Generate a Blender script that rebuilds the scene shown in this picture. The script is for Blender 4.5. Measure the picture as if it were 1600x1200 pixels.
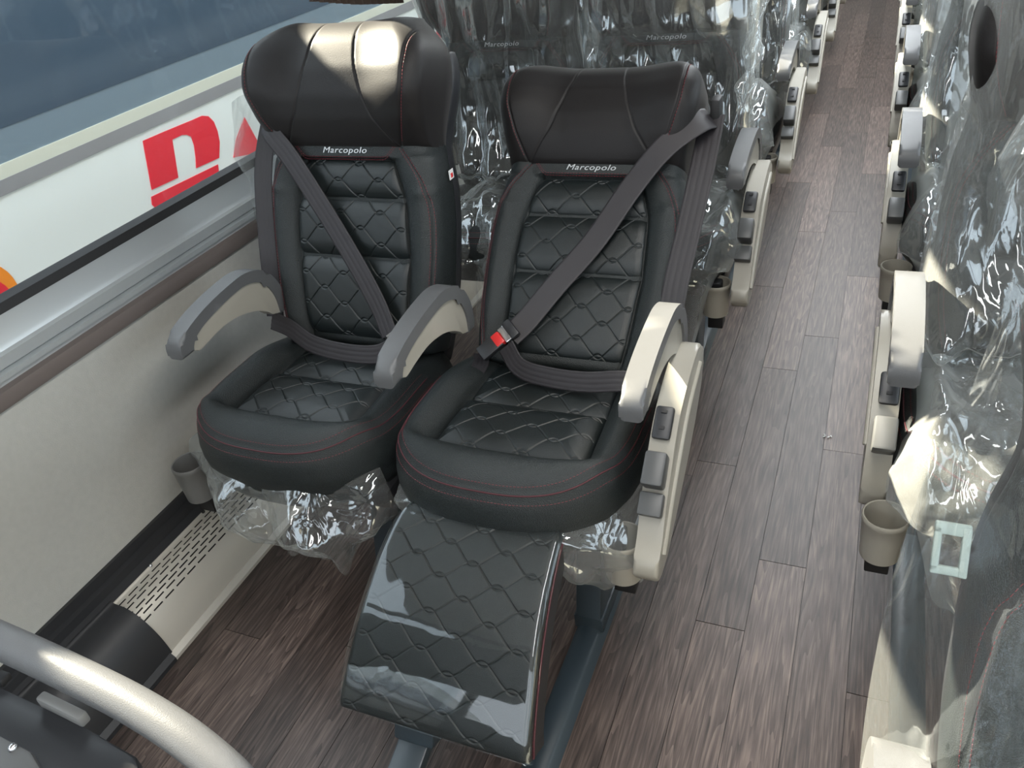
import bpy, bmesh, math, random
import numpy as np
from mathutils import Vector, Matrix

for o in list(bpy.data.objects): bpy.data.objects.remove(o)
scene = bpy.context.scene
COL = scene.collection
H = 1.54
R_ = math.radians
PI = math.pi

# ------------------------------------------------------------------ camera
def cam_axes(yaw, pit, rol):
    cy, sy = math.cos(yaw), math.sin(yaw)
    f = Vector((-sy*math.cos(pit), cy*math.cos(pit), -math.sin(pit)))
    r = Vector((cy, sy, 0)); d = f.cross(r)
    r2 = math.cos(rol)*r + math.sin(rol)*d
    d2 = -math.sin(rol)*r + math.cos(rol)*d
    return r2, d2, f
r2, d2, fw = cam_axes(0.46427751, 0.58674828, 0.1446992)
cam_d = bpy.data.cameras.new('camera'); cam = bpy.data.objects.new('camera', cam_d); COL.objects.link(cam)
m = Matrix.Identity(4)
for i in range(3):
    m[i][0] = r2[i]; m[i][1] = -d2[i]; m[i][2] = -fw[i]
m[2][3] = H
cam.matrix_world = m
cam_d.sensor_width = 36; cam_d.sensor_fit = 'HORIZONTAL'; cam_d.lens = 1268.22/1600*36
cam_d.clip_start = 0.02; cam_d.clip_end = 300
scene.camera = cam

# ------------------------------------------------------------------ world, sun, exposure
w = bpy.data.worlds.new('sky'); scene.world = w; w.use_nodes = True
nt = w.node_tree; nt.nodes.clear()
bg = nt.nodes.new('ShaderNodeBackground'); out = nt.nodes.new('ShaderNodeOutputWorld')
bg.inputs[0].default_value = (0.88, 0.94, 1.0, 1); bg.inputs[1].default_value = 3.6
nt.links.new(bg.outputs[0], out.inputs[0])
sun_d = bpy.data.lights.new('sun', 'SUN'); sun_d.energy = 38; sun_d.angle = R_(0.6); sun_d.color = (1.0, .86, .66)
sun = bpy.data.objects.new('sun', sun_d); COL.objects.link(sun)
SD = Vector((1.0, -.22, -.66)).normalized()
sun.rotation_euler = SD.to_track_quat('-Z', 'Y').to_euler()
def area(name, loc, size, sizey, energy, rot=(0, 0, 0), color=(1, 1, 1)):
    d = bpy.data.lights.new(name, 'AREA'); d.shape = 'RECTANGLE'; d.size = size; d.size_y = sizey; d.energy = energy; d.color = color
    o = bpy.data.objects.new(name, d); COL.objects.link(o); o.location = loc; o.rotation_euler = rot; return o
area('fill_light_front', (-.1, .3, 2.02), .25, 2.6, 26, color=(1, .98, .94))  # added fill light under the ceiling, unseen, brightens the cabin
area('fill_light_rear', (-.1, 5.0, 2.02), .25, 5.0, 75, color=(.92, .97, 1))  # second added fill light, for the rear rows
scene.view_settings.view_transform = 'Standard'; scene.view_settings.look = 'None'
scene.view_settings.gamma = 1; scene.view_settings.use_curve_mapping = False
scene.view_settings.exposure = 0.33
scene.cycles.transparent_max_bounces = 32
scene.cycles.max_bounces = 8
scene.cycles.caustics_reflective = False; scene.cycles.caustics_refractive = False
scene.cycles.sample_clamp_indirect = 4

# ------------------------------------------------------------------ helpers
def tag(o, label=None, cat=None, group=None, kind=None):
    if label: o['label'] = label
    if cat: o['category'] = cat
    if group: o['group'] = group
    if kind: o['kind'] = kind
    return o
def link(name, me, mat=None, parent=None, smooth=True):
    o = bpy.data.objects.new(name, me); COL.objects.link(o)
    if mat: me.materials.append(mat)
    if parent: o.parent = parent
    if smooth and len(me.polygons): me.polygons.foreach_set('use_smooth', [True]*len(me.polygons))
    return o
def empty(name, loc=(0, 0, 0), rz=0):
    o = bpy.data.objects.new(name, None); COL.objects.link(o); o.location = loc; o.rotation_euler = (0, 0, rz)
    o.empty_display_size = .05
    return o
def pydata(name, v, f):
    me = bpy.data.meshes.new(name); me.from_pydata([tuple(map(float, p)) for p in v], [], f); me.update(); return me
def quads(ny, nx, cu=False, mask=None, off=0):
    idx = np.arange(ny*nx).reshape(ny, nx)+off
    if cu: idx = np.concatenate([idx, idx[:, :1]], 1)
    q = np.stack([idx[:-1, :-1], idx[:-1, 1:], idx[1:, 1:], idx[1:, :-1]], -1)
    if mask is not None: q = q[mask]
    return q.reshape(-1, 4)
def npmesh(name, V, Q):
    me = bpy.data.meshes.new(name); V = np.asarray(V, np.float32).reshape(-1, 3); Q = np.asarray(Q, np.int32)
    me.vertices.add(len(V)); me.vertices.foreach_set('co', V.ravel())
    me.loops.add(Q.size); me.loops.foreach_set('vertex_index', Q.ravel())
    me.polygons.add(len(Q)); me.polygons.foreach_set('loop_start', np.arange(0, Q.size, 4)); 
    me.update(calc_edges=True); me.validate(); return me
def grid(name, P, mat, parent=None, cu=False, mask=None, uv=None):
    ny, nx = P.shape[:2]
    me = npmesh(name, P, quads(ny, nx, cu, mask))
    if uv is not None:
        l = me.uv_layers.new(name='uv'); vi = np.zeros(len(me.loops), np.int32); me.loops.foreach_get('vertex_index', vi)
        l.data.foreach_set('uv', uv.reshape(-1, 2)[vi].astype(np.float32).ravel())
    return link(name, me, mat, parent)
def bm_mesh(name, bm, mat, parent=None, smooth=False, wn=None):
    me = bpy.data.meshes.new(name); bmesh.ops.recalc_face_normals(bm, faces=bm.faces); bm.to_mesh(me); bm.free()
    o = link(name, me, mat, parent, smooth)
    if smooth: auto(o)
    return o
def auto(o, ang=35):
    me = o.data; bm = bmesh.new(); bm.from_mesh(me)
    for e in bm.edges:
        if len(e.link_faces) == 2 and e.calc_face_angle(0) > R_(ang): e.smooth = False
    for f in bm.faces: f.smooth = True
    bm.to_mesh(me); bm.free()
def add_box(bm, c, s, bev=0, rot=None, seg=2):
    r = bmesh.ops.create_cube(bm, size=1); vs = r['verts']
    M = Matrix.Translation(c) @ (rot if rot is not None else Matrix.Identity(4)) @ Matrix.Diagonal((*s, 1))
    bmesh.ops.transform(bm, matrix=M, verts=vs)
    if bev: bmesh.ops.bevel(bm, geom=list({e for v in vs for e in v.link_edges}), offset=bev, segments=seg, affect='EDGES', profile=.5)
def box(name, c, s, mat, parent=None, bev=0, rot=None, seg=2):
    bm = bmesh.new(); add_box(bm, c, s, bev, rot, seg); return bm_mesh(name, bm, mat, parent, smooth=bev > 0)
def add_prism(bm, poly, x0, x1, bev=0, seg=2, axis='x'):
    def P(a, b, x):
        return (x, a, b) if axis == 'x' else ((a, x, b) if axis == 'y' else (a, b, x))
    a = [bm.verts.new(P(p[0], p[1], x0)) for p in poly]; b = [bm.verts.new(P(p[0], p[1], x1)) for p in poly]
    n = len(poly); fs = [bm.faces.new(a), bm.faces.new(b[::-1])]
    for i in range(n): bm.faces.new((a[i], b[i], b[(i+1) % n], a[(i+1) % n]))
    if bev:
        es = set(fs[0].edges) | set(fs[1].edges)
        bmesh.ops.bevel(bm, geom=list(es), offset=bev, segments=seg, affect='EDGES', profile=.5)
def prism(name, poly, x0, x1, mat, parent=None, bev=0, seg=2, axis='x'):
    bm = bmesh.new(); add_prism(bm, poly, x0, x1, bev, seg, axis); return bm_mesh(name, bm, mat, parent, smooth=True)
def tube(name, pts, rad, mat, parent=None, n=8):
    pts = [Vector(p) for p in pts]; rings = []
    up = Vector((.13, .21, .97))
    for i, p in enumerate(pts):
        t = (pts[min(i+1, len(pts)-1)]-pts[max(i-1, 0)]).normalized()
        a = t.cross(up).normalized(); b = t.cross(a)
        r = rad[i] if hasattr(rad, '__len__') else rad
        rings.append([p+r*(math.cos(2*PI*k/n)*a+math.sin(2*PI*k/n)*b) for k in range(n)])
    P = np.array([[tuple(q) for q in r] for r in rings])
    V = P.reshape(-1, 3); Q = quads(len(pts), n, True)
    o = grid(name, P, mat, parent, cu=True); return o
def cr(pts, n=60):
    """Catmull-Rom through points (any dim)"""
    P = np.array(pts, float); P = np.vstack([2*P[0]-P[1], P, 2*P[-1]-P[-2]]); k = len(P)-3
    o = []
    for s in np.linspace(0, k-1e-6, n):
        i = int(s); t = s-i; a, b, c, d = P[i:i+4]
        o.append(.5*((2*b)+(-a+c)*t+(2*a-5*b+4*c-d)*t*t+(-a+3*b-3*c+d)*t**3))
    return np.array(o)
_tab = {}
def itp(x, xs, ys):
    """smooth interpolation through a table (no kinks that would shade as bands)"""
    k = (tuple(xs), tuple(ys))
    if k not in _tab:
        lo, hi = xs[0], xs[-1]; g = np.linspace(lo-.3*(hi-lo), hi+.3*(hi-lo), 1600); v = np.interp(g, xs, ys)
        s0 = (ys[1]-ys[0])/(xs[1]-xs[0]); s1 = (ys[-1]-ys[-2])/(xs[-1]-xs[-2])
        v = np.where(g < lo, ys[0]+s0*(g-lo), v); v = np.where(g > hi, ys[-1]+s1*(g-hi), v)
        for _ in range(3):
            c = np.ones(61)/61; v = np.convolve(np.pad(v, 30, mode='edge'), c, 'valid')
        _tab[k] = (g, v)
    return np.interp(x, *_tab[k])
def sm(x, a, b):
    t = np.clip((x-a)/(b-a), 0, 1); return t*t*(3-2*t)
def copy_tree(o, parent=None, name=None):
    c = o.copy(); COL.objects.link(c); c.parent = parent
    for ch in o.children: copy_tree(ch, c)
    return c

# ------------------------------------------------------------------ materials
def mat(name, col, rough=.5, metal=0, bump=None, spec=.5, coat=0, sheen=0, var=None, dist=.001):
    m = bpy.data.materials.new(name); m.use_nodes = True; n = m.node_tree.nodes; L = m.node_tree.links
    b = n['Principled BSDF']; b.inputs['Base Color'].default_value = (*col, 1); b.inputs['Roughness'].default_value = rough
    b.inputs['Metallic'].default_value = metal; b.inputs['Specular IOR Level'].default_value = spec
    b.inputs['Coat Weight'].default_value = coat; b.inputs['Coat Roughness'].default_value = .06
    b.inputs['Sheen Weight'].default_value = sheen; b.inputs['Sheen Roughness'].default_value = .4
    tc = n.new('ShaderNodeTexCoord')
    if bump:
        kind, sc, st = bump
        if kind == 'voronoi':
            t = n.new('ShaderNodeTexVoronoi'); t.inputs['Scale'].default_value = sc; o_ = t.outputs['Distance']
        else:
            t = n.new('ShaderNodeTexNoise'); t.inputs['Scale'].default_value = sc; t.inputs['Detail'].default_value = 4; o_ = t.outputs['Fac']
        L.new(tc.outputs['Object'], t.inputs['Vector'])
        bp = n.new('ShaderNodeBump'); bp.inputs['Strength'].default_value = st; bp.inputs['Distance'].default_value = dist
        L.new(o_, bp.inputs['Height']); L.new(bp.outputs[0], b.inputs['Normal'])
    if var:
        c2, sc = var
        t = n.new('ShaderNodeTexNoise'); t.inputs['Scale'].default_value = sc; t.inputs['Detail'].default_value = 5
        L.new(tc.outputs['Object'], t.inputs['Vector'])
        mx = n.new('ShaderNodeMix'); mx.data_type = 'RGBA'; mx.inputs[6].default_value = (*col, 1); mx.inputs[7].default_value = (*c2, 1)
        L.new(t.outputs['Fac'], mx.inputs[0]); L.new(mx.outputs[2], b.inputs['Base Color'])
    return m
LEATHER = mat('black_leather', (.008, .0115, .0120), .36, bump=('voronoi', 900, .5), spec=.55, dist=.0006)
PERF = mat('perforated_leather', (.015, .019, .0195), .40, bump=('voronoi', 560, .9), spec=.42, dist=.0010)
SUEDE = mat('headrest_suede', (.009, .0078, .0080), .52, bump=('noise', 500, .35), spec=.32, sheen=.06)
SIDE = mat('seat_side_vinyl', (.020, .020, .021), .48, bump=('noise', 300, .3))
REDT = mat('red_thread', (.20, .025, .035), .7)
REDP = mat('dark_red_piping', (.07, .012, .018), .6)
RUBBER = mat('arm_rubber', (.10, .102, .105), .38, bump=('noise', 900, .3))
BEIGE = mat('beige_plastic', (.33, .31, .265), .32, bump=('noise', 600, .15))
GREYP = mat('grey_plastic', (.16, .16, .155), .45)
LEVER = mat('lever_grey_plastic', (.075, .077, .078), .4)
DARKP = mat('dark_plastic', (.022, .023, .026), .42)
STEEL = mat('dark_painted_steel', (.028, .040, .050), .36, spec=.6)
BLACK = mat('matt_black', (.008, .008, .009), .6)
CHROME = mat('chrome', (.7, .7, .72), .2, metal=1)
BELT = mat('belt_webbing', (.026, .023, .026), .5, bump=('noise', 1200, .5))
RED = mat('buckle_red', (.65, .03, .03), .35)
SILVER = mat('silver_thread', (.62, .64, .66), .4, metal=.3)
WHITE = mat('white_label', (.75, .75, .75), .6)
WALLF = mat('wall_fabric', (.47, .47, .44), .9, bump=('noise', 350, .5), var=((.40, .40, .375), 60))
ALU = mat('brushed_aluminium', (.60, .63, .64), .38, metal=.65)
TAUPE = mat('taupe_trim', (.16, .135, .125), .5)
HEAT = mat('heater_metal', (.60, .57, .51), .36, metal=.35)
CURT = mat('curtain_cloth', (.10, .07, .055), .9)
BUSW = mat('bus_white_paint', (.80, .83, .80), .3, coat=.3)
BUSR = mat('bus_red_paint', (.78, .03, .05), .35)
BUSO = mat('bus_orange_paint', (.90, .28, .03), .35)
BUSG = mat('bus_grey_stripe', (.26, .255, .26), .45)
BUSC = mat('bus_cream_trim', (.62, .62, .52), .4)
BUSGL = mat('bus_dark_glass', (.055, .082, .115), .12, spec=.8)
BUSGL2 = mat('bus_glass_border', (.17, .22, .26), .25, spec=.6)
ASPH = mat('asphalt', (.16, .16, .16), .9)
CEIL = mat('ceiling_panel', (.42, .41, .40), .7)

def wood():
    m = bpy.data.materials.new('grey_brown_wood_vinyl'); m.use_nodes = True; n = m.node_tree.nodes; L = m.node_tree.links
    b = n['Principled BSDF']; tc = n.new('ShaderNodeTexCoord'); oi = n.new('ShaderNodeObjectInfo')
    mp = n.new('ShaderNodeMapping'); mp.inputs['Scale'].default_value = (1, .06, 1)
    cmb = n.new('ShaderNodeCombineXYZ'); mul = n.new('ShaderNodeMath'); mul.operation = 'MULTIPLY'; mul.inputs[1].default_value = 37
    L.new(oi.outputs['Random'], mul.inputs[0]); L.new(mul.outputs[0], cmb.inputs[0]); L.new(mul.outputs[0], cmb.inputs[1])
    add = n.new('ShaderNodeVectorMath'); add.operation = 'ADD'; L.new(tc.outputs['Object'], mp.inputs[0]); L.new(mp.outputs[0], add.inputs[0]); L.new(cmb.outputs[0], add.inputs[1])
    # cathedral figure: distorted long rings
    nz = n.new('ShaderNodeTexNoise'); nz.inputs['Scale'].default_value = 13; nz.inputs['Detail'].default_value = 2; nz.inputs['Distortion'].default_value = .6
    L.new(add.outputs[0], nz.inputs['Vector'])
    ml = n.new('ShaderNodeMath'); ml.operation = 'MULTIPLY'; ml.inputs[1].default_value = 22; L.new(nz.outputs['Fac'], ml.inputs[0])
    fr = n.new('ShaderNodeMath'); fr.operation = 'FRACT'; L.new(ml.outputs[0], fr.inputs[0])
    fine = n.new('ShaderNodeTexNoise'); fine.inputs['Scale'].default_value = 160; fine.inputs['Detail'].default_value = 4; L.new(add.outputs[0], fine.inputs['Vector'])
    a1 = n.new('ShaderNodeMath'); a1.operation = 'MULTIPLY'; a1.inputs[1].default_value = .22; L.new(fr.outputs[0], a1.inputs[0])
    a2 = n.new('ShaderNodeMath'); a2.operation = 'MULTIPLY_ADD'; a2.inputs[1].default_value = 1.0; L.new(fine.outputs['Fac'], a2.inputs[0]); L.new(a1.outputs[0], a2.inputs[2])
    ramp = n.new('ShaderNodeValToRGB'); e = ramp.color_ramp.elements
    e[0].position = .30; e[0].color = (.030, .021, .018, 1); e[1].position = .95; e[1].color = (.23, .172, .145, 1)
    x = ramp.color_ramp.elements.new(.6); x.color = (.098, .070, .060, 1)
    L.new(a2.outputs[0], ramp.inputs[0])
    # tone of the single plank
    tn = n.new('ShaderNodeMapRange'); tn.inputs[3].default_value = .52; tn.inputs[4].default_value = 1.18; L.new(oi.outputs['Random'], tn.inputs[0])
    vm = n.new('ShaderNodeVectorMath'); vm.operation = 'SCALE'; L.new(ramp.outputs[0], vm.inputs[0]); L.new(tn.outputs[0], vm.inputs['Scale'])
    L.new(vm.outputs[0], b.inputs['Base Color']); b.inputs['Roughness'].default_value = .42
    bp = n.new('ShaderNodeBump'); bp.inputs['Strength'].default_value = .25; bp.inputs['Distance'].default_value = .001; L.new(a2.outputs[0], bp.inputs['Height']); L.new(bp.outputs[0], b.inputs['Normal'])
    return m
WOOD = wood()

def film(name, refl=.16, haze=.05, tint=(.92, .97, 1), bump=.7, scale=13, rough=.09, cover=.10):
    m = bpy.data.materials.new(name); m.use_nodes = True; n = m.node_tree.nodes; L = m.node_tree.links; n.clear()
    o = n.new('ShaderNodeOutputMaterial'); tr = n.new('ShaderNodeBsdfTransparent'); gl = n.new('ShaderNodeBsdfGlossy'); df = n.new('ShaderNodeBsdfTranslucent'); d2 = n.new('ShaderNodeBsdfDiffuse')
    tr.inputs[0].default_value = (.97, .98, .98, 1); gl.inputs['Color'].default_value = (*tint, 1); gl.inputs['Roughness'].default_value = rough
    df.inputs[0].default_value = (.85, .86, .82, 1); d2.inputs[0].default_value = (.8, .82, .80, 1)
    tc = n.new('ShaderNodeTexCoord'); nz = n.new('ShaderNodeTexNoise'); nz.inputs['Scale'].default_value = scale; nz.inputs['Detail'].default_value = 2; nz.inputs['Distortion'].default_value = 1.2
    mp = n.new('ShaderNodeMapping'); mp.inputs['Scale'].default_value = (1, 1, .45); L.new(tc.outputs['Object'], mp.inputs[0])
    vo = n.new('ShaderNodeTexVoronoi'); vo.inputs['Scale'].default_value = scale*.6; vo.feature = 'F1'
    wa = n.new('ShaderNodeVectorMath'); wa.operation = 'MULTIPLY_ADD'; wa.inputs[1].default_value = (.12, .12, .12)
    L.new(mp.outputs[0], nz.inputs['Vector']); L.new(nz.outputs['Color'], wa.inputs[0]); L.new(mp.outputs[0], wa.inputs[2]); L.new(wa.outputs[0], vo.inputs['Vector'])
    ad = n.new('ShaderNodeMath'); L.new(nz.outputs['Fac'], ad.inputs[0]); L.new(vo.outputs['Distance'], ad.inputs[1])
    bp = n.new('ShaderNodeBump'); bp.inputs['Strength'].default_value = bump; bp.inputs['Distance'].default_value = .012; L.new(ad.outputs[0], bp.inputs['Height'])
    L.new(bp.outputs[0], gl.inputs['Normal'])
    fr = n.new('ShaderNodeLayerWeight'); fr.inputs[0].default_value = .35; L.new(bp.outputs[0], fr.inputs['Normal'])
    mr = n.new('ShaderNodeMapRange'); mr.inputs[3].default_value = refl; mr.inputs[4].default_value = min(1, refl+.65); L.new(fr.outputs['Facing'], mr.inputs[0])
    pw = n.new('ShaderNodeMath'); pw.operation = 'POWER'; pw.inputs[1].default_value = 2.2; L.new(fr.outputs['Facing'], pw.inputs[0]); L.new(pw.outputs[0], mr.inputs[0])
    m1 = n.new('ShaderNodeMixShader'); L.new(mr.outputs[0], m1.inputs[0]); L.new(tr.outputs[0], m1.inputs[1]); L.new(gl.outputs[0], m1.inputs[2])
    md = n.new('ShaderNodeMixShader'); md.inputs[0].default_value = .5; L.new(df.outputs[0], md.inputs[1]); L.new(d2.outputs[0], md.inputs[2])
    hz = n.new('ShaderNodeMapRange'); hz.inputs[3].default_value = haze; hz.inputs[4].default_value = haze+cover; f2 = n.new('ShaderNodeLayerWeight'); f2.inputs[0].default_value = .4; L.new(f2.outputs['Facing'], hz.inputs[0])
    m2 = n.new('ShaderNodeMixShader'); L.new(hz.outputs[0], m2.inputs[0]); L.new(m1.outputs[0], m2.inputs[1]); L.new(md.outputs[0], m2.inputs[2])
    L.new(m2.outputs[0], o.inputs[0]); return m
FILM = film('clear_plastic_film', refl=.14, haze=.07, cover=.24, rough=.08)
FILMN = film('near_plastic_film', refl=.13, haze=.03, cover=.14, rough=.07, scale=9, bump=.8)
FILMB = film('draped_plastic_film', refl=.15, haze=.10, cover=.30, rough=.08, scale=7, bump=.5)
FILMT = film('taut_plastic_film', refl=.05, haze=.004, bump=.12, scale=5, rough=.035, cover=.02)
FILMH = film("hazy_plastic_film", refl=.15, haze=.13, cover=.28, rough=.07)
def glassm():
    m = bpy.data.materials.new('window_glass'); m.use_nodes = True; n = m.node_tree.nodes; L = m.node_tree.links; n.clear()
    o = n.new('ShaderNodeOutputMaterial'); tr = n.new('ShaderNodeBsdfTransparent'); gl = n.new('ShaderNodeBsdfGlossy')
    tr.inputs[0].default_value = (.93, .96, .97, 1); gl.inputs['Roughness'].default_value = .02
    fr = n.new('ShaderNodeLayerWeight'); pw = n.new('ShaderNodeMath'); pw.operation = 'POWER'; pw.inputs[1].default_value = 5; L.new(fr.outputs['Facing'], pw.inputs[0])
    mr = n.new('ShaderNodeMapRange'); mr.inputs[3].default_value = .04; mr.inputs[4].default_value = .9; L.new(pw.outputs[0], mr.inputs[0])
    mx = n.new('ShaderNodeMixShader'); L.new(mr.outputs[0], mx.inputs[0]); L.new(tr.outputs[0], mx.inputs[1]); L.new(gl.outputs[0], mx.inputs[2]); L.new(mx.outputs[0], o.inputs[0]); return m
GLASS = glassm()

# ------------------------------------------------------------------ setting: floor of planks, walls, window
YF, YB = -1.6, 9.6
XW = -1.58; XR = .86
fl = link('floor', pydata('floor', [(XW-.05, YF, -.006), (XR+.05, YF, -.006), (XR+.05, YB, -.006), (XW-.05, YB, -.006)], [(0, 1, 2, 3)]), BLACK, None, False)
tag(fl, 'grey-brown wood-look plank floor of the coach aisle', kind='structure')
rnd = random.Random(5)
offs = {-4: .732, -3: .167, -2: .394, -1: .863, 0: .07}
PW, PL = .11, 1.0855
shared = {}
k = -15
while True:
    x0 = -.025 + PW*(k+0)
    if x0 > XR: break
    kk = k-0
    # strips measured in the photograph are those between -.465 and .195
    off = {-3: .732, -2: .167, -1: .394, 0: .863, 1: .07}.get(k, (k*.377) % PL)
    y = off-3*PL
    while y < YB:
        a, b_ = max(y, YF), min(y+PL, YB)
        if b_-a > .05 and a < b_:
            key = round(b_-a, 3)
            if key not in shared:
                bm = bmesh.new(); add_box(bm, (0, 0, -.003), (PW-.0012, key-.0014, .006)); me = bpy.data.meshes.new('plank'); bm.to_mesh(me); bm.free(); me.materials.append(WOOD); shared[key] = me
            o = bpy.data.objects.new('plank', shared[key]); COL.objects.link(o); o.parent = fl; o.location = (x0+PW/2, (a+b_)/2, 0)
        y += PL
    k += 1

# left wall: panel, sill, window
wall = box('wall_left', (XW-.02, (YF+YB)/2, .455), (.04, YB-YF, .49), WALLF); tag(wall, 'pale grey fabric-covered side panel below the window', kind='structure')
t1 = prism('trim_1', [(XW-.04, .70), (XW+.012, .70), (XW+.018, .71), (XW+.018, .738), (XW+.006, .742), (XW-.04, .742)], YF, YB, TAUPE, axis='y'); 
def yprism(name, poly, y0, y1, mt, parent=None, bev=0): return prism(name, poly, y0, y1, mt, parent, bev, axis='y')
tag(t1, 'taupe plastic band along the top of the side panel', kind='structure')
t2 = yprism('trim_2', [(XW-.04, .742), (XW+.004, .742), (XW+.004, .752), (XW+.016, .756), (XW+.016, .768), (XW+.002, .771), (XW+.010, .776), (XW+.010, .800), (XW-.002, .803), (XW-.006, .815), (XW-.008, .868), (XW-.04, .870)], YF, YB, ALU)
tag(t2, 'ribbed aluminium window sill rail', kind='structure')
win = yprism('window_1', [(XW-.04, .870), (XW-.006, .868), (XW-.010, .888), (XW-.028, .892), (XW-.04, .892)], YF, YB, BLACK); tag(win, 'long side window seen from inside with black rubber seal', kind='structure')
for y0, y1 in ((YF, 2.9), (2.94, 5.4), (5.44, YB)):
    g = box('glass_pane', (XW-.034, (y0+y1)/2, 1.405), (.004, y1-y0, 1.03), GLASS, win)
box('window_pillar', (XW-.02, 2.92, 1.405), (.03, .05, 1.03), BLACK, win); box('window_pillar', (XW-.02, 5.42, 1.405), (.03, .05, 1.03), BLACK, win)
wt = box('wall_left_upper', (XW-.02, (YF+YB)/2, 1.995), (.06, YB-YF, .15), CEIL); tag(wt, 'upper side wall above the left windows', kind='structure')
# black channel + heater housing
tr_ = yprism('baseboard_left', [(XW, .0), (XW, .215), (XW+.010, .215), (XW+.012, .190), (XW+.024, .186), (XW+.026, .165), (XW+.045, .155), (XW+.06, .0)], YF, YB, DARKP)
tag(tr_, 'black cable channel running along the foot of the side wall', kind='structure')
# right wall, ceiling, rear wall, added front bulkhead with windscreen
wr = box('wall_right', (XR+.02, (YF+YB)/2, .45), (.04, YB-YF, .90), WALLF); tag(wr, 'right side wall panel behind the covered seats', kind='structure')
wru = box('wall_right_upper', (XR+.02, (YF+YB)/2, 1.88), (.06, YB-YF, .42), CEIL); tag(wru, 'upper right side wall', kind='structure')
w2 = box('window_2', (XR+.02, 1.0, 1.28), (.03, .06, .78), BLACK); tag(w2, 'right side window with pillars', kind='structure')
for y in (3.2, 5.6): box('window_pillar', (XR+.02, y, 1.28), (.03, .06, .78), BLACK, w2)
box('glass_pane', (XR+.03, (YF+YB)/2, 1.28), (.004, YB-YF, .78), GLASS, w2)
ce = box('ceiling', ((XW+XR)/2, (YF+YB)/2, 2.09), (XR-XW+.1, YB-YF, .04), CEIL); tag(ce, 'coach ceiling', kind='structure')
wb = box('wall_back', ((XW+XR)/2, YB+.02, 1.05), (XR-XW+.1, .04, 2.1), CEIL); tag(wb, 'rear wall of the coach cabin', kind='structure')

wf = box('wall_front', ((XW+XR)/2, YF-.02, .47), (XR-XW+.1, .04, .98), DARKP); tag(wf, 'added front bulkhead below the windscreen, behind the camera', kind='structure')  # unseen front end, added to darken reflections on the leg rest
wf2 = box('wall_front_upper', ((XW+XR)/2, YF-.02, 1.98), (XR-XW+.1, .04, .2), CEIL); tag(wf2, 'added panel above the windscreen, behind the camera', kind='structure')
for xx in (XW+.06, -.36, XR-.06): box('windscreen_pillar', (xx, YF-.02, 1.42), (.08, .04, .92), BLACK, wf)
# heater housing with slotted top
heater = empty('floor_heater', (-1.50, 1.8, 0)); tag(heater, 'low beige metal floor heater with slotted top along the side wall', 'heater')
prof = cr([(-.043, .150), (-.036, .155), (-.030, .150), (-.022, .148), (.010, .142), (.045, .115), (.072, .070), (.086, .022), (.088, .012)], 30)
HY0, HY1 = .79, 3.3
rows = np.linspace(0, 1, 61)
pr = cr(prof, 61); seg = np.r_[0, np.cumsum(np.hypot(*np.diff(pr, axis=0).T))]; s = np.linspace(0, seg[-1], 61); px = np.interp(s, seg, pr[:, 0]); pz = np.interp(s, seg, pr[:, 1])
ys = np.arange(HY0, HY1, .005)-1.8
P = np.zeros((len(ys), 61, 3)); P[:, :, 0] = px; P[:, :, 2] = pz; P[:, :, 1] = ys[:, None]
mask = np.ones((len(ys)-1, 60), bool)
ds = seg[-1]/60
for r in range(7):
    c = int((.028+r*.0122)/ds)
    for j in range(len(ys)-1):
        q = (j+(4 if r % 2 else 0)) % 8
        if q < 6: mask[j, c:c+max(1, int(.0056/ds))] = False
grid('slotted_cover', P, HEAT, heater, mask=mask)
yprism('inner_duct', [(-.04, .0), (-.04, .135), (.0, .130), (.04, .10), (.07, .05), (.075, 0)], HY0-1.8+.004, HY1-1.8, BLACK, heater)
yprism('bottom_lip', [(.080, .0), (.080, .020), (.088, .022), (.100, .010), (.100, 0)], HY0-1.8, HY1-1.8, HEAT, heater)
for y in (.92, 1.12, 1.23):
    bm = bmesh.new(); bmesh.ops.create_uvsphere(bm, u_segments=10, v_segments=6, radius=.005); bmesh.ops.transform(bm, matrix=Matrix.Translation((-.030, y-1.8, .156)), verts=bm.verts); bm_mesh('screw', bm, CHROME if y != 1.12 else BLACK, heater, True)
endc = empty('heater_end_cover', (-1.50, .3, 0)); tag(endc, 'black curved end cover in front of the beige floor heater', 'cover')
P = np.zeros((40, 61, 3)); P[:, :, 0] = px*1.03; P[:, :, 2] = pz*1.03+.002; P[:, :, 1] = np.linspace(-1.0, .796-.3, 40)[:, None]
grid('cover_shell', P, DARKP, endc)
yprism('cover_foot', [(.080, .0), (.080, .022), (.09, .024), (.102, .012), (.102, 0)], -1.0, .49, DARKP, endc)

# curtain bottom at the window; unseen part above is shaped to shade the seats
def curtain(pts, zt, label):
    n = 260; yy = np.linspace(pts[0][0], pts[-1][0], n); zb = np.interp(yy, [p[0] for p in pts], [p[1] for p in pts])
    t = np.linspace(0, 1, 20)[:, None]; P = np.zeros((20, n, 3)); P[:, :, 1] = yy; P[:, :, 2] = zb+(zt+.13*sm(yy, 2.02, 2.06)-zb)*t; P[:, :, 0] = XW+.035+.014*np.sin(yy*2*PI/.042+.8*np.sin(yy*30))
    o = grid('window_curtain', P, CURT); md = o.modifiers.new('s', 'SOLIDIFY'); md.thickness = .002
    tag(o, label, 'curtain')
curtain([(1.62, 1.78), (1.70, 1.72), (1.79, 1.60), (1.86, 1.42), (1.95, 1.33), (2.15, 1.222), (2.40, 1.165), (2.66, 1.12)], 1.80, 'brown pleated curtain hanging at the left window above the window seat')

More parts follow.
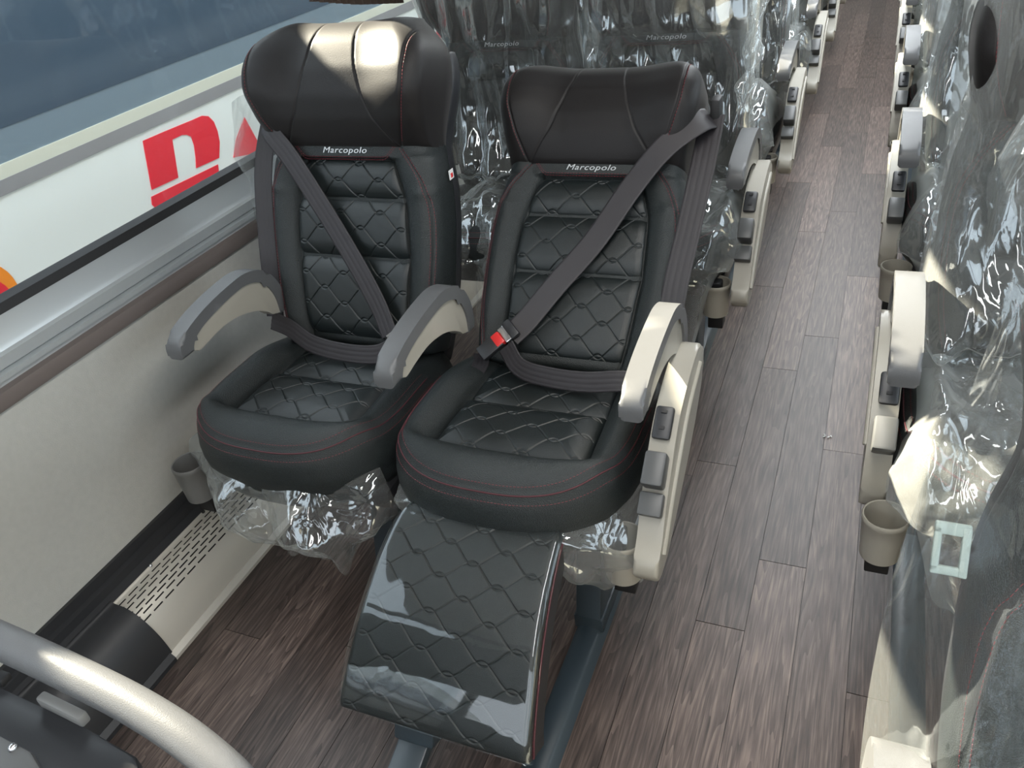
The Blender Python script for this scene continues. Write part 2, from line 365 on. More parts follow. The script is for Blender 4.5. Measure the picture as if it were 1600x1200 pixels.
# ------------------------------------------------------------------ neighbouring bus outside the window
nb = empty('neighbouring_bus', (-2.72, 3, -.9)); tag(nb, 'white coach with red lettering parked outside the left window', 'bus')
def ext(name, pts, x, mt, t=.01):
    """flat piece at world plane x, given (y,z) points"""
    bm = bmesh.new(); add_prism(bm, [(p[0]-3, p[1]+.9) for p in pts], x+2.72, x+2.72+t); return bm_mesh(name, bm, mt, nb)
ext('body_panel', [(-6, -.6), (14, -.6), (14, .80), (-6, .80)], -2.76, BUSW, .055)
ext('grey_stripe', [(-6, .74), (14, .755), (14, .80), (-6, .79)], -2.705, BUSG, .006)
ext('cream_trim', [(-6, .79), (14, .80), (14, .835), (-6, .84)], -2.72, BUSC, .018)
ext('glass_border', [(-6, .84), (14, .835), (14, 2.15), (-6, 2.15)], -2.74, BUSGL2, .03)
ext('side_glass', [(-6, .945), (14, .935), (14, 1.9), (-6, 1.9)], -2.712, BUSGL, .004)
ext('roof_panel', [(-6, 1.9), (14, 1.9), (14, 2.20), (-6, 2.20)], -2.72, BUSW, .03)
ext('red_letter', [(2.426, 0.715), (2.539, 0.713), (2.722, 0.707), (2.784, 0.706), (2.82, 0.693), (2.842, 0.662), (2.846, 0.618), (2.838, 0.572), (2.804, 0.511), (2.651, 0.519), (2.669, 0.559), (2.684, 0.61), (2.684, 0.646), (2.664, 0.662), (2.635, 0.67), (2.576, 0.67), (2.536, 0.52), (2.379, 0.527)], -2.705, BUSR, .003)
ext('red_bar', [(2.364, 0.503), (2.784, 0.488), (2.774, 0.454), (2.756, 0.447), (2.362, 0.458), (2.353, 0.473)], -2.705, BUSR, .003)
ext('red_bar', [(2.36, 0.434), (2.517, 0.427), (2.513, 0.412), (2.356, 0.415)], -2.705, BUSR, .003)
ext('red_bar', [(2.572, 0.432), (2.735, 0.427), (2.739, 0.407), (2.574, 0.416)], -2.705, BUSR, .003)
ext('red_letter', [(2.944, 0.547), (3.043, 0.62), (3.10, 0.437), (2.893, 0.481)], -2.705, BUSR, .003)
ext('red_bar', [(2.875, 0.455), (3.02, 0.455), (3.013, 0.406), (2.869, 0.427)], -2.705, BUSR, .003)
ext('red_letter', [(5.048, 0.596), (5.225, 0.56), (5.225, .62), (5.303, 0.61), (5.316, 0.416), (5.247, 0.398), (5.227, .50), (5.054, 0.516)], -2.705, BUSR, .003)
ext('orange_emblem', [(1.57+.10*math.cos(a), .46+.12*math.sin(a)) for a in np.linspace(0, 2*PI, 28)[:-1]], -2.705, BUSO, .003)
ext('red_emblem_ring', [(1.56+.075*math.cos(a), .44+.085*math.sin(a)) for a in np.linspace(0, 2*PI, 28)[:-1]], -2.7015, BUSR, .002)
gd = link('asphalt_ground', pydata('asphalt_ground', [(-60, -60, -1.3), (60, -60, -1.3), (60, 60, -1.3), (-60, 60, -1.3)], [(0, 1, 2, 3)]), ASPH, None, False)
tag(gd, 'grey asphalt yard below the coaches', kind='structure')

# ------------------------------------------------------------------ seats
CY = 1.25                                  # seat base centre, local y = 0
def bframe(th, by, bz):
    """backrest frame: (u, v, w) -> seat-local xyz"""
    s, c = math.sin(th), math.cos(th)
    def f(u, v, w):
        u, v, w = np.broadcast_arrays(np.asarray(u, float), np.asarray(v, float), np.asarray(w, float))
        return np.stack([u, by-CY+v*s-w*c, bz+v*c+w*s], -1)
    return f
def quilt(x, y, S=.0375, A=.0232, Lx=.112):
    """depth (0..1) of the sewn wave lines"""
    T = np.arcsin(.74*np.sin(2*PI*x/Lx))/math.asin(.74)
    n0 = np.round(y/S); best = np.full(np.broadcast(x, y).shape, 9.)
    sl = 1/np.sqrt(1+(4*A/Lx)**2)
    for dn in (-2, -1, 0, 1, 2):
        n = n0+dn; yn = n*S+np.where(n % 2 == 0, 1, -1)*A*T
        best = np.minimum(best, np.abs(y-yn)*sl)
    return np.exp(-(best/.0012)**2), np.clip(best/.010, 0, 1)
BV = [-.05, .0, .1, .25, .35, .43, .5, .56, .62, .66, .70]; BA = [.215, .225, .235, .240, .234, .212, .226, .240, .240, .226, .176]
def bw(v): return itp(v, BV, BA)
def insw(v): return itp(v, [-.05, .0, .17, .31, .41, .44], [.135, .145, .157, .150, .118, .105])
def edge_round(d, r):
    q = np.clip((r-d)/r, 0, 1); return r*(1-np.sqrt(1-q*q+1e-9))
PIPE_V = [-.02, .05, .1, .2, .27, .32, .37, .405, .432]; PIPE_U = [.195, .212, .219, .226, .226, .219, .198, .172, .150]
def body_w(u, v):
    a = bw(v); i = insw(v); au = np.abs(u)
    t = np.clip((au-i)/(a-i), 0, 1)
    wv = -.004+.026*np.sin(PI*np.clip(t*.75+.02, 0, 1))**.7*sm(au, i-.004, i+.012)
    strip = sm(v, .398, .410)                 # logo strip rises over the quilting
    wv = wv*(1-strip*sm(.16-au, 0, .03)) + strip*sm(.16-au, 0, .03)*.018
    pu = itp(v, PIPE_V, PIPE_U)
    wv = wv-.004*np.exp(-((au-pu)/.0022)**2)
    wv = wv-.006*np.exp(-((au-i)/.003)**2)*(v < .41)
    wv = wv+.004*np.exp(-((v-.33-.05*(au-.19))/.012)**2)*sm(au, .17, .2) - .005*np.exp(-((v-.405-.1*(au-.15))/.007)**2)*sm(au, .165, .19)
    wv = wv - edge_round(a-au, .042) - edge_round(v+.055, .02)
    return wv
HR = [.690]
def head_top(u): au = np.abs(u); return HR[0]+.006*sm(au, .05, .17)
def head_w(u, v):
    au = np.abs(u); a = bw(v); vt = head_top(u)
    w_ = itp(v, [.432, .45, .49, .54, .60, .64, .69], [.022, .036, .058, .070, .066, .052, .030])
    wing = sm(au, .07, .21)*itp(v, [.43, .48, .56, .64, .69], [.0, .014, .034, .030, .014])
    w_ = w_+wing
    seam = itp(v, [.435, .50, .56, .62, .69], [.150, .103, .080, .063, .052])
    w_ = w_-.0035*np.exp(-((au-seam)/.0020)**2)
    os_ = itp(v, [.435, .49, .55, .62, .69], [.158, .184, .203, .206, .202])
    w_ = w_-.0045*np.exp(-((au-os_)/.0022)**2)
    return w_-edge_round(a-au, .045)-edge_round(vt-v, .055)-edge_round(v-.428, .014)
def slab(name, f, wf, v0, v1, back, nu, nv, mt, parent, topf=None, aw=bw):
    s = np.linspace(-1, 1, nu); s = np.sign(s)*(1-(1-np.abs(s))**1.25); t = np.linspace(0, 1, nv)
    t = np.where(t > .5, 1-.5*(2*(1-t))**1.3, .5*(2*t)**1.15)
    Sg, Tg = np.meshgrid(s, t)
    u = Sg*.2; 
    for _ in range(3):
        vt = topf(u) if topf else v1
        v = v0+Tg*(vt-v0); u = Sg*aw(v)
    F = f(u, v, wf(u, v)); nvv, nuu = u.shape
    V = F.reshape(-1, 3); Q = quads(nvv, nuu)
    idx = np.arange(nvv*nuu).reshape(nvv, nuu)
    loop = np.r_[idx[0, :], idx[1:, -1], idx[-1, -2::-1], idx[-2:0:-1, 0]]
    lu, lv = u.ravel()[loop], v.ravel()[loop]
    w0 = wf(u, v).ravel()[loop]
    rings = []; n = len(loop); base = len(V); Vs = [V]
    vc = (v0+(v1 if not topf else topf(np.zeros(1))[0]))/2
    for j, (fr, sc) in enumerate(((.25, 1.006), (.6, 1.006), (.9, .985), (1.0, .93))):
        Vs.append(f(lu*sc, vc+(lv-vc)*sc, w0+(back-w0)*fr))
    Vs.append(f(lu*.5, vc+(lv-vc)*.5, np.full(n, back)))
    prev = loop; Qs = [Q]
    for j in range(5):
        cur = base+j*n+np.arange(n)
        Qs.append(np.stack([prev, cur, np.roll(cur, -1), np.roll(prev, -1)], -1)); prev = cur
    Vc = np.concatenate(Vs); cen = len(Vc)
    o = link(name, npmesh(name, Vc, np.concatenate(Qs)), mt, parent)
    bm = bmesh.new(); bm.from_mesh(o.data); bm.verts.ensure_lookup_table()
    try: bm.faces.new([bm.verts[i] for i in prev])
    except Exception: pass
    bmesh.ops.recalc_face_normals(bm, faces=bm.faces); bm.to_mesh(o.data); bm.free()
    return o
def insert(name, f, v0, v1, nu, nv, mt, parent, q=True, puff=.020, tap=None, dep=.0028):
    s = np.linspace(-1, 1, nu); t = np.linspace(0, 1, nv); Sg, Tg = np.meshgrid(s, t)
    v = v0+Tg*(v1-v0); hw = insw(v)-.001; u = Sg*hw
    e = np.minimum(np.minimum((1-np.abs(Sg))*hw, .5), np.minimum(Tg, 1-Tg)*(v1-v0))
    ev = np.minimum(Tg, 1-Tg)*(v1-v0); eu = (1-np.abs(Sg))*hw
    w_ = -.008+puff*.8*np.sin(PI/2*np.clip(ev/.040, 0, 1))**.55+.004*np.sin(PI*Tg)-.006*(1-np.sin(PI/2*np.clip(eu/.018, 0, 1))**.6)
    if q:
        g, pf = quilt(u, v); fade = sm(e, .001, .006); w_ = w_-dep*g*fade+.0003*pf*fade
    return grid(name, f(u, v, w_), mt, parent)
def dashes(name, paths, mt, parent, ln=.0042, gap=.0030, r=.00055):
    V, F = [], []
    for P in paths:
        P = np.asarray(P); d = np.r_[0, np.cumsum(np.linalg.norm(np.diff(P, axis=0), axis=1))]
        s = 0
        while s+ln < d[-1]:
            a = np.array([np.interp(s, d, P[:, i]) for i in range(3)]); b = np.array([np.interp(s+ln, d, P[:, i]) for i in range(3)])
            t = (b-a)/np.linalg.norm(b-a); n1 = np.cross(t, [.3, .5, .8]); n1 /= np.linalg.norm(n1); n2 = np.cross(t, n1)
            k = len(V)
            for p in (a, b):
                for q in (n1, n2, -n1, -n2): V.append(p+q*r)
            F += [(k, k+1, k+5, k+4), (k+1, k+2, k+6, k+5), (k+2, k+3, k+7, k+6), (k+3, k, k+4, k+7), (k, k+3, k+2, k+1), (k+4, k+5, k+6, k+7)]
            s += ln+gap
    return tag(link(name, pydata(name, V, F), mt, parent, False), kind='stuff')
def text_mesh(body, size, place, mt, name, parent, th=.0008, shear=.25, sx=1.35):
    cu = bpy.data.curves.new('t', 'FONT'); cu.body = body; cu.size = size; cu.align_x = 'CENTER'; cu.align_y = 'CENTER'; cu.shear = shear; cu.extrude = th; cu.space_character = 1.08; cu.resolution_u = 3; cu.offset = 0
    o = bpy.data.objects.new('t', cu); COL.objects.link(o); dg = bpy.context.evaluated_depsgraph_get(); me = bpy.data.meshes.new_from_object(o.evaluated_get(dg)); bpy.data.objects.remove(o)
    co = np.zeros(len(me.vertices)*3); me.vertices.foreach_get('co', co); co = co.reshape(-1, 3)
    co = place(co[:, 0]*sx, co[:, 1], co[:, 2]); me.vertices.foreach_set('co', np.asarray(co).ravel()); me.materials.clear(); me.update()
    return link(name, me, mt, parent, False)

# cushion (seat-local; x across, y from front (-) to back (+), z up)
CA, CF, CB = .2675, .276, .26; CYC = 1.272-CY
def cush_rho(phi):
    c, s_ = np.abs(np.cos(phi)), np.sin(phi)
    ext = np.where(s_ < 0, CF, CB); n = np.where(s_ < 0, 2.6, 5.)
    return ((c/CA)**n+(np.abs(s_)/ext)**n)**(-1/n)
def cush_z(x, y, e):
    Y = y+CY; hw = itp(Y, [1.14, 1.32, 1.53], [.172, .164, .150])
    dx = np.abs(x)-hw; dy = 1.145-Y
    d = np.where((dx > 0) & (dy > 0), np.hypot(np.maximum(dx, 0), np.maximum(dy, 0)), np.maximum(dx, dy))
    d = np.maximum(d, -.001); t = np.clip(d/(d+e+1e-6), 0, 1)
    back = 1-.55*sm(Y, 1.32, 1.50)
    z = .498+(.054+.016*sm(dy, -.02, .06))*back*np.sin(PI*np.clip(t*.9+.02, 0, 1))**.75*(d > 0) - .016*t*t
    z = z-.0022*np.exp(-((e-.020)/.0022)**2)-.0018*np.exp(-((e-.010)/.002)**2)
    z = z-.008*np.exp(-(d/.004)**2) - edge_round(e, .022)*.8 + .022*.8*0
    return z
def cushion(root, nr, na):
    phi = np.linspace(0, 2*PI, na, endpoint=False); rho = cush_rho(phi); q = 1-(1-np.linspace(.02, 1, nr))**1.2
    X = q[:, None]*rho*np.cos(phi); Y = CYC+q[:, None]*rho*np.sin(phi); e = (1-q[:, None])*rho*np.ones_like(X)
    Z = cush_z(X, Y, e); rings = [np.stack([X, Y, Z], -1)]
    zr = Z[-1]
    for sc, dz in ((1.010, -.012), (1.012, -.030), (1.002, -.050), (.997, -.053), (1.0, -.058), (.985, -.085), (.94, -.105), (.80, -.118), (.05, -.118)):
        rings.append(np.stack([rho*sc*np.cos(phi), CYC+rho*sc*np.sin(phi), np.where(np.sin(phi) < 2, zr, zr)*0+zr.mean()+dz+(zr-zr.mean())*max(0, 1+dz*20)], -1)[None])
    c = grid('cushion', np.concatenate(rings), PERF, root, cu=True)
    return c
def cush_insert(name, y0, y1, nx, ny, mt, parent, q=True, z0=.492, puff=.026):
    s = np.linspace(-1, 1, nx); t = np.linspace(0, 1, ny); Sg, Tg = np.meshgrid(s, t)
    Y = y0+Tg*(y1-y0); hw = itp(Y, [1.14, 1.32, 1.53], [.172, .164, .150])-.001; X = Sg*hw
    e = np.minimum((1-np.abs(Sg))*hw, np.minimum(Tg, 1-Tg)*(y1-y0))
    Z = z0+puff*np.sin(PI/2*np.clip(e/.055, 0, 1))**.6+.006*np.sin(PI*Tg)
    if q:
        g, pf = quilt(X, Y*1.0+.01, S=.034, A=.0212, Lx=.118); fade = sm(e, .002, .008); Z = Z-.0026*g*fade+.0003*pf*fade
    return grid(name, np.stack([X, Y-CY, Z], -1), mt, parent)

def arm(root, x0, x1, name='armrest'):
    """curved armrest, local coords: top pad (dark rubber) over a light body"""
    top = cr([(1.100, .672), (1.103, .700), (1.122, .722), (1.20, .745), (1.30, .757), (1.37, .755), (1.43, .728), (1.465, .670), (1.470, .600)], 34)
    lo_p = cr([(1.135, .672), (1.142, .688), (1.160, .703), (1.21, .718), (1.30, .730), (1.36, .728), (1.41, .704), (1.437, .655), (1.440, .600)], 34)
    lo_b = cr([(1.150, .666), (1.165, .665), (1.20, .671), (1.26, .676), (1.32, .667), (1.365, .650), (1.400, .628), (1.415, .612)], 26)
    pad = [(a[0]-CY, a[1]) for a in top]+[(a[0]-CY, a[1]) for a in lo_p[::-1]]
    p = prism(name, pad, x0, x1, RUBBER, root, bev=.009, seg=3)
    bd = [(a[0]-CY, a[1]+.004) for a in lo_p]+[(1.455-CY, .600)]+[(a[0]-CY, a[1]) for a in lo_b[::-1]]
    b = prism('arm_body', bd, x0+.005, x1-.005, BEIGE, p, bev=.003)
    return p
def cup_holder(root, x, y, zt=.388, r=.043, mt=BEIGE):
    n = 40; a = np.linspace(0, 2*PI, n, endpoint=False)
    pr = [(r*.80, zt-.105), (r*.86, zt-.104), (r*.93, zt-.05), (r*.97, zt-.014), (r, zt-.012), (r, zt-.003), (r-.0015, zt), (r-.004, zt-.001), (r-.006, zt-.012), (r*.72, zt-.098), (.001, zt-.100)]
    P = np.array([[(x+q*math.cos(t), y-CY+q*math.sin(t), z) for t in a] for q, z in [(.001, zt-.105)]+pr])
    c = grid('cup_holder', P, mt, root, cu=True); auto(c, 50)
    Pb = np.array([[(x+q*math.cos(t), y-CY+q*math.sin(t), zt-.0995+.0005) for t in a] for q in (.001, r*.70)])
    grid('cup_bottom', Pb, BLACK, c, cu=True)
    for q in (.35, .52):
        tube('cup_ring', [(x+r*q*math.cos(t), y-CY+r*q*math.sin(t), zt-.0975) for t in np.linspace(0, 2*PI, 20)], .0012, DARKP, c, 5)
    box('holder_bracket', (x, y-CY+.02, zt-.135), (.045, .05, .045), BLACK, c, .003)
    return c
def side_console(root, sx, full=True):
    """aisle-side plastic console; sx=+1: on the +x side"""
    top = cr([(1.475, .590), (1.45, .628), (1.41, .640), (1.33, .628), (1.23, .590), (1.15, .515), (1.105, .455), (1.075, .410), (1.045, .385)], 30)
    low = cr([(1.035, .365), (1.05, .335), (1.10, .330), (1.22, .385), (1.36, .460), (1.45, .535), (1.475, .58)], 20)
    if sx < 0:      # right-hand seats: the console stops behind the cup
        top = cr([(1.475, .590), (1.45, .628), (1.41, .640), (1.33, .620), (1.24, .570), (1.18, .500), (1.150, .430), (1.140, .390)], 30)
        low = cr([(1.140, .360), (1.16, .345), (1.22, .385), (1.36, .460), (1.45, .535), (1.475, .58)], 20)
    poly = [(a[0]-CY, a[1]) for a in top]+[(a[0]-CY, a[1]) for a in low]
    a, b = sorted((sx*.276, sx*.325))
    p = prism('side_console', poly, a, b, BEIGE, root, bev=.008, seg=3)
    c2 = [(.30*1.0, 0)]
    # raised contour on the outer face
    rim = [(1.42, .60), (1.30, .560), (1.18, .475), (1.08, .380)]
    if sx < 0: rim = rim[:3]
    rp = cr(rim, 24)
    tube('console_rib', [(sx*.326, q[0]-CY, q[1]) for q in rp], .006, BEIGE, p, 8)
    for (yy, zz, sz, mt, nm) in ((1.215, .592, (.036, .066, .014), DARKP, 'usb_socket'), (1.145, .532, (.042, .066, .044), LEVER, 'recline_lever')):
        rot = Matrix.Rotation(R_(38), 4, 'X')
        s_ = box(nm, (sx*.298, yy-CY, zz-.002), sz, mt, p, .006, rot)
        if nm == 'usb_socket' and full:
            for k in (-.018, .014):
                box('usb_port', (sx*.298, yy-CY+k*.8, zz+.0085+k*.62), (.011, .006, .003), BLACK, p, 0, rot)
    if sx > 0: box('lever_recess', (sx*.298, 1.108-CY, .476), (.046, .045, .024), LEVER, p, .004, Matrix.Rotation(R_(40), 4, 'X'))
    return p
def seat_base(root, xa=-.24, xb=.24):
    box('seat_frame', ((xa+xb)/2, 1.30-CY, .355), (xb-xa, .40, .05), DARKP, root, .006)
    lg = prism('pedestal_leg', [(1.15-CY, .045), (1.26-CY, .045), (1.34-CY, .34), (1.22-CY, .34)], .10, .16, STEEL, root, bev=.005)
    prism('pedestal_foot', [(1.15-CY, .012), (1.30-CY, .012), (1.30-CY, .05), (1.15-CY, .05)], .095, .165, STEEL, root, bev=.004)

def make_seat(name, label, th, by, bz, detail, arms, console, group, cup=True, stitch=True, loc=(0, 0, 0), slots='reuse'):
    root = empty(name, loc); tag(root, label, 'seat', group); HR[0] = .706 if 18 < math.degrees(th) < 20 else .686
    f = bframe(th, by, bz); d = detail
    N = lambda n: max(10, int(n*d))
    slab('backrest', f, body_w, -.055, .436, -.105, N(190), N(210), PERF, root)
    hd = slab('headrest', f, head_w, .428, .70, -.10, N(190), N(150), SUEDE, root, topf=head_top)
    for v0, v1 in ((-.03, .170), (.172, .310), (.312, .404)):
        insert('quilted_panel', f, v0, v1, N(280), max(8, int((v1-v0)*950*d)), LEATHER, root, q=True, puff=.018)
    def pl(x, y, z):
        return f(x, .4235+y, .0188+z)
    text_mesh('Marcopolo', .0195, pl, SILVER, 'embroidered_name', root, th=.0005, sx=1.32)
    # side panels of the back (smooth vinyl shell behind)
    def shell_w(u, v): return np.full_like(u, -.075)-edge_round(bw(v)+.006-np.abs(u), .01)
    slab('back_shell', f, shell_w, -.09, .64, -.135, N(40), N(60), DARKP, root, aw=lambda v: bw(v)*.985)
    k0 = len(bpy.data.objects)
    cs = [cushion(root, N(90), N(300))]
    cs += [cush_insert('quilted_seat_panel', 1.147, 1.322, N(300), N(160), LEATHER, root)]
    cs += [cush_insert('quilted_seat_panel', 1.324, 1.535, N(280), N(180), LEATHER, root, z0=.488, puff=.016)]
    for o_ in cs: o_.location.x = -.013
    if stitch:
        ps = []
        vs = np.linspace(-.02, .43, 90)
        for s_ in (-1, 1):
            for o_ in (-.0045, .0045):
                u = s_*(itp(vs, PIPE_V, PIPE_U)+o_); ps.append(f(u, vs, body_w(u, vs)+.0004))
            vh = np.linspace(.445, .66, 50); u = s_*(itp(vh, [.435, .49, .55, .62, .69], [.158, .184, .203, .206, .202])+.004); ps.append(f(u, vh, head_w(u, vh)+.0004))
        us = np.linspace(-.150, .150, 80); vv = .403+.035*sm(np.abs(us), .105, .150)
        for o_ in (.0, .006): ps.append(f(us, vv+o_, np.maximum(body_w(us, vv+o_), .0175)+.0008))
        dashes('red_stitching', ps, REDT, root)
        ph = np.linspace(PI*.90, PI*2.10, 240); rho = cush_rho(ph); qs = []
        for e in (.006, .0145, .0255):
            r = rho-e; x, y = r*np.cos(ph), CYC+r*np.sin(ph); qs.append(np.stack([x, y, cush_z(x, y, np.full_like(x, e))+.0006], -1))
        dashes('cushion_stitching', [qs[0], qs[2]], REDT, root).location.x = -.013
        tube('cushion_piping', [tuple(p) for p in qs[1][::2]], .0016, REDP, root, 6).location.x = -.013
    for a0, a1 in arms: arm(root, a0, a1)
    if console: side_console(root, console); 
    if cup: cup_holder(root, *(cup if isinstance(cup, tuple) else (.232*1.0, 1.095)))
    seat_base(root)
    return root, f

seatL, fL = make_seat('bus_seat', 'black quilted leather seat beside the window wall, backrest nearly upright', R_(18.9), 1.454, .579, 1.0, [(-.257, -.213), (.282, .326)], 0, 'front pair of uncovered seats', cup=(-.300, 1.07, .388, .043, GREYP), loc=(-1.135, CY, 0))
seatR, fR = make_seat('bus_seat', 'black quilted leather aisle seat with reclined backrest and raised leg rest', R_(43.2), 1.493, .56, 1.0, [(.247, .291)], 1, 'front pair of uncovered seats', cup=(.240, 1.10), loc=(-.60, CY, 0))

def ribbon(name, pts, width, wdir, mt, parent, th=.0016, n=60, ridges=True):
    P = cr(pts, n); W = cr(wdir, n) if len(wdir) > 1 else np.repeat(np.array(wdir, float), n, 0)
    W /= np.linalg.norm(W, axis=1)[:, None]; T = np.gradient(P, axis=0); T /= np.linalg.norm(T, axis=1)[:, None]
    W = W-(W*T).sum(1)[:, None]*T; W /= np.linalg.norm(W, axis=1)[:, None]; Nn = np.cross(T, W)
    pr = []
    k = 13
    for s_ in np.linspace(-1, 1, k): pr.append((s_*width/2, th*(1+(.35*math.cos(s_*PI*4) if ridges else 0))))
    for s_ in np.linspace(1, -1, k): pr.append((s_*width/2, -th*.5))
    V = np.stack([P+W*a+Nn*b for a, b in pr], 1)
    return grid(name, V, mt, parent, cu=True)
# seat belts: part of each seat
def uvw(f, lst): return [tuple(f(*p)) for p in lst]
g = fR
ribbon('shoulder_belt', uvw(g, [(.262, .555, .00), (.245, .520, .052), (.18, .455, .066), (.115, .365, .052), (.045, .24, .040), (-.03, .13, .040), (-.085, .04, .045), (-.115, -.002, .055)]), .056, [tuple(g(-.8, 1.0, 0)-g(0, 0, 0))], BELT, seatR)
ribbon('belt_return', uvw(g, [(.262, .560, .0), (.262, .45, .022), (.252, .3, .022), (.240, .15, .02), (.235, .02, .0)]), .056, [(1, 0, .1)], BELT, seatR)
ribbon('lap_belt', [(-.115, 1.425-CY, .585), (-.075, 1.400-CY, .548), (.0, 1.385-CY, .542), (.09, 1.375-CY, .548), (.175, 1.375-CY, .562), (.235, 1.40-CY, .54)], .046, [(0, .40, .92)], BELT, seatR)
def block(name, c, s, mt, parent, ax, ay, bev=.003):
    ax = Vector(ax).normalized(); az = ax.cross(Vector(ay)).normalized(); ay = az.cross(ax)
    M = Matrix((ax, ay, az)).transposed().to_4x4(); return box(name, c, s, mt, parent, bev, M)
bc = Vector(g(-.135, -.012, .062)); bdir = Vector(g(-.7, -.75, 0)-g(0, 0, 0))
block('belt_buckle', bc+bdir*.028, (.06, .036, .018), DARKP, seatR, bdir, (1, 0, 0))
block('red_button', bc+bdir*.004, (.022, .032, .021), RED, seatR, bdir, (1, 0, 0))
block('belt_tongue', bc-bdir*.022, (.030, .040, .010), CHROME, seatR, bdir, (1, 0, 0), .002)
block('tongue_cover', bc-bdir*.033, (.022, .046, .016), DARKP, seatR, bdir, (1, 0, 0))
ribbon('buckle_strap', [tuple(bc+bdir*.055), (-.185, 1.415-CY, .53), (-.225, 1.40-CY, .47)], .036, [(1, .2, .2)], BELT, seatR, n=20)
box('belt_guide', tuple(g(.268, .575, -.005)), (.022, .05, .06), BLACK, seatR, .006)
g = fL
ribbon('shoulder_belt', uvw(g, [(-.225, .515, -.02), (-.195, .475, .045), (-.135, .405, .045), (-.055, .285, .034), (.02, .175, .034), (.085, .07, .036), (.125, .0, .05)]), .050, [tuple(g(.8, 1.0, 0)-g(0, 0, 0))], BELT, seatL)
ribbon('lap_belt', [(-.235, 1.42-CY, .59), (-.17, 1.405-CY, .582), (-.10, 1.39-CY, .553), (.0, 1.385-CY, .542), (.09, 1.39-CY, .546), (.150, 1.405-CY, .575)], .046, [(0, .40, .92)], BELT, seatL)
ribbon('belt_return', uvw(g, [(-.236, .52, -.03), (-.262, .38, -.01), (-.268, .2, -.01), (-.26, .0, -.01)]), .046, [(1, 0.3, 0)], BELT, seatL)
bc = Vector(g(.150, -.01, .055)); bdir = Vector(g(.6, -.8, 0)-g(0, 0, 0))
block('belt_tongue', bc-bdir*.012, (.026, .040, .010), CHROME, seatL, bdir, (1, 0, 0), .002)
block('belt_buckle', bc+bdir*.022, (.06, .036, .018), DARKP, seatL, bdir, (1, 0, 0))
bm = bmesh.new(); add_box(bm, (.2385, 1.634-CY+.0, .91), (.002, .020, .022), 0); tg = bm_mesh('side_label', bm, WHITE, seatL)
box('label_print', (.2400, 1.634-CY, .908), (.001, .009, .010), RED, tg)

# leg rest: part of the aisle seat
lr = empty('leg_rest', (0, 0, 0)); lr.parent = seatR
def leg_pt(a, b, off=0.0):
    """a across -1..1, b along 0 (top, by the cushion) .. 1"""
    yz = cr([(1.058, .425), (1.035, .448), (.985, .450), (.90, .415), (.82, .362), (.755, .300), (.708, .245), (.690, .215)], 200)
    d = np.r_[0, np.cumsum(np.hypot(*np.diff(yz, axis=0).T))]; s = np.asarray(b)*d[-1]
    y = np.interp(s, d, yz[:, 0]); z = np.interp(s, d, yz[:, 1])
    ty = np.interp(s+.004, d, yz[:, 0])-np.interp(s-.004, d, yz[:, 0]); tz = np.interp(s+.004, d, yz[:, 1])-np.interp(s-.004, d, yz[:, 1]); L = np.hypot(ty, tz)+1e-9
    ny, nz = tz/L, -ty/L
    hw = .165+.033*np.asarray(b)
    rc = np.clip((.12-np.asarray(b))/.12, 0, 1); hw = hw-.035*(1-np.sqrt(1-rc**2+1e-9))
    x = -.018+np.asarray(a)*hw
    return np.stack([x, y-CY+ny*off, z+nz*off], -1)
na, nb_ = 320, 420
A_, B_ = np.meshgrid(np.linspace(-1, 1, na), np.linspace(0, 1, nb_))
e = np.minimum((1-np.abs(A_))*.19, np.minimum(B_, 1.0-B_+.02)*.48)
g_, pf = quilt((A_*.19+.01), B_*.50, S=.036, A=.0224, Lx=.128); fade = sm(e, .012, .024)
off = -edge_round((1-np.abs(A_))*.19, .016)-edge_round(np.minimum(B_, 1-B_+.012)*.48, .012)-.0028*g_*fade+.0003*pf*fade
top = leg_pt(A_, B_, off); 
lc = grid('leg_cushion', top, LEATHER, lr)
idx = np.arange(nb_*na).reshape(nb_, na); 
def leg_rim(off_): 
    bb = np.r_[np.zeros(na), np.linspace(0, 1, nb_)[1:], np.ones(na)[1:], np.linspace(1, 0, nb_)[1:-1]]
    aa = np.r_[np.linspace(-1, 1, na), np.ones(nb_-1), np.linspace(1, -1, na)[1:], -np.ones(nb_-2)]
    return leg_pt(aa, bb, off_)
grid('leg_side', np.stack([leg_rim(-.0265), leg_rim(-.034), leg_rim(-.060), leg_rim(-.075)*1.0]), SIDE, lr, cu=True)
A2, B2 = np.meshgrid(np.linspace(-1, 1, 12), np.linspace(0, 1, 40)); grid('leg_underside', leg_pt(A2, B2, -.075), DARKP, lr)
bb = np.linspace(.03, 1, 160)
dashes('red_stitching', [leg_pt(np.full_like(bb, s_), bb, -.020-.003*k) for s_ in (-.992, .992) for k in (0, 2)], REDT, lr)
tube('leg_piping', [tuple(p) for p in leg_pt(np.full(80, 1.0), np.linspace(.03, 1, 80), -.024)], .002, REDP, lr, 6)
tube('leg_piping', [tuple(p) for p in leg_pt(np.full(80, -1.0), np.linspace(.03, 1, 80), -.024)], .002, REDP, lr, 6)
rng = np.random.RandomState(4)
na3, nb3 = 90, 120
A3, B3 = np.meshgrid(np.linspace(-1.03, 1.03, na3), np.linspace(-.01, 1.02, nb3))
o3 = .0035-edge_round(np.clip((1.04-np.abs(A3))*.19, 0, 1), .020)+.0007*np.sin(4*A3+6*B3+2*np.sin(3*B3))+.0018*np.sin(3*A3-11*B3+1.5*np.sin(5*A3))*sm(np.abs(A3), .5, 1)
grid('clear_wrapping', leg_pt(A3, np.clip(B3, 0, 1), o3), FILMT, lr)
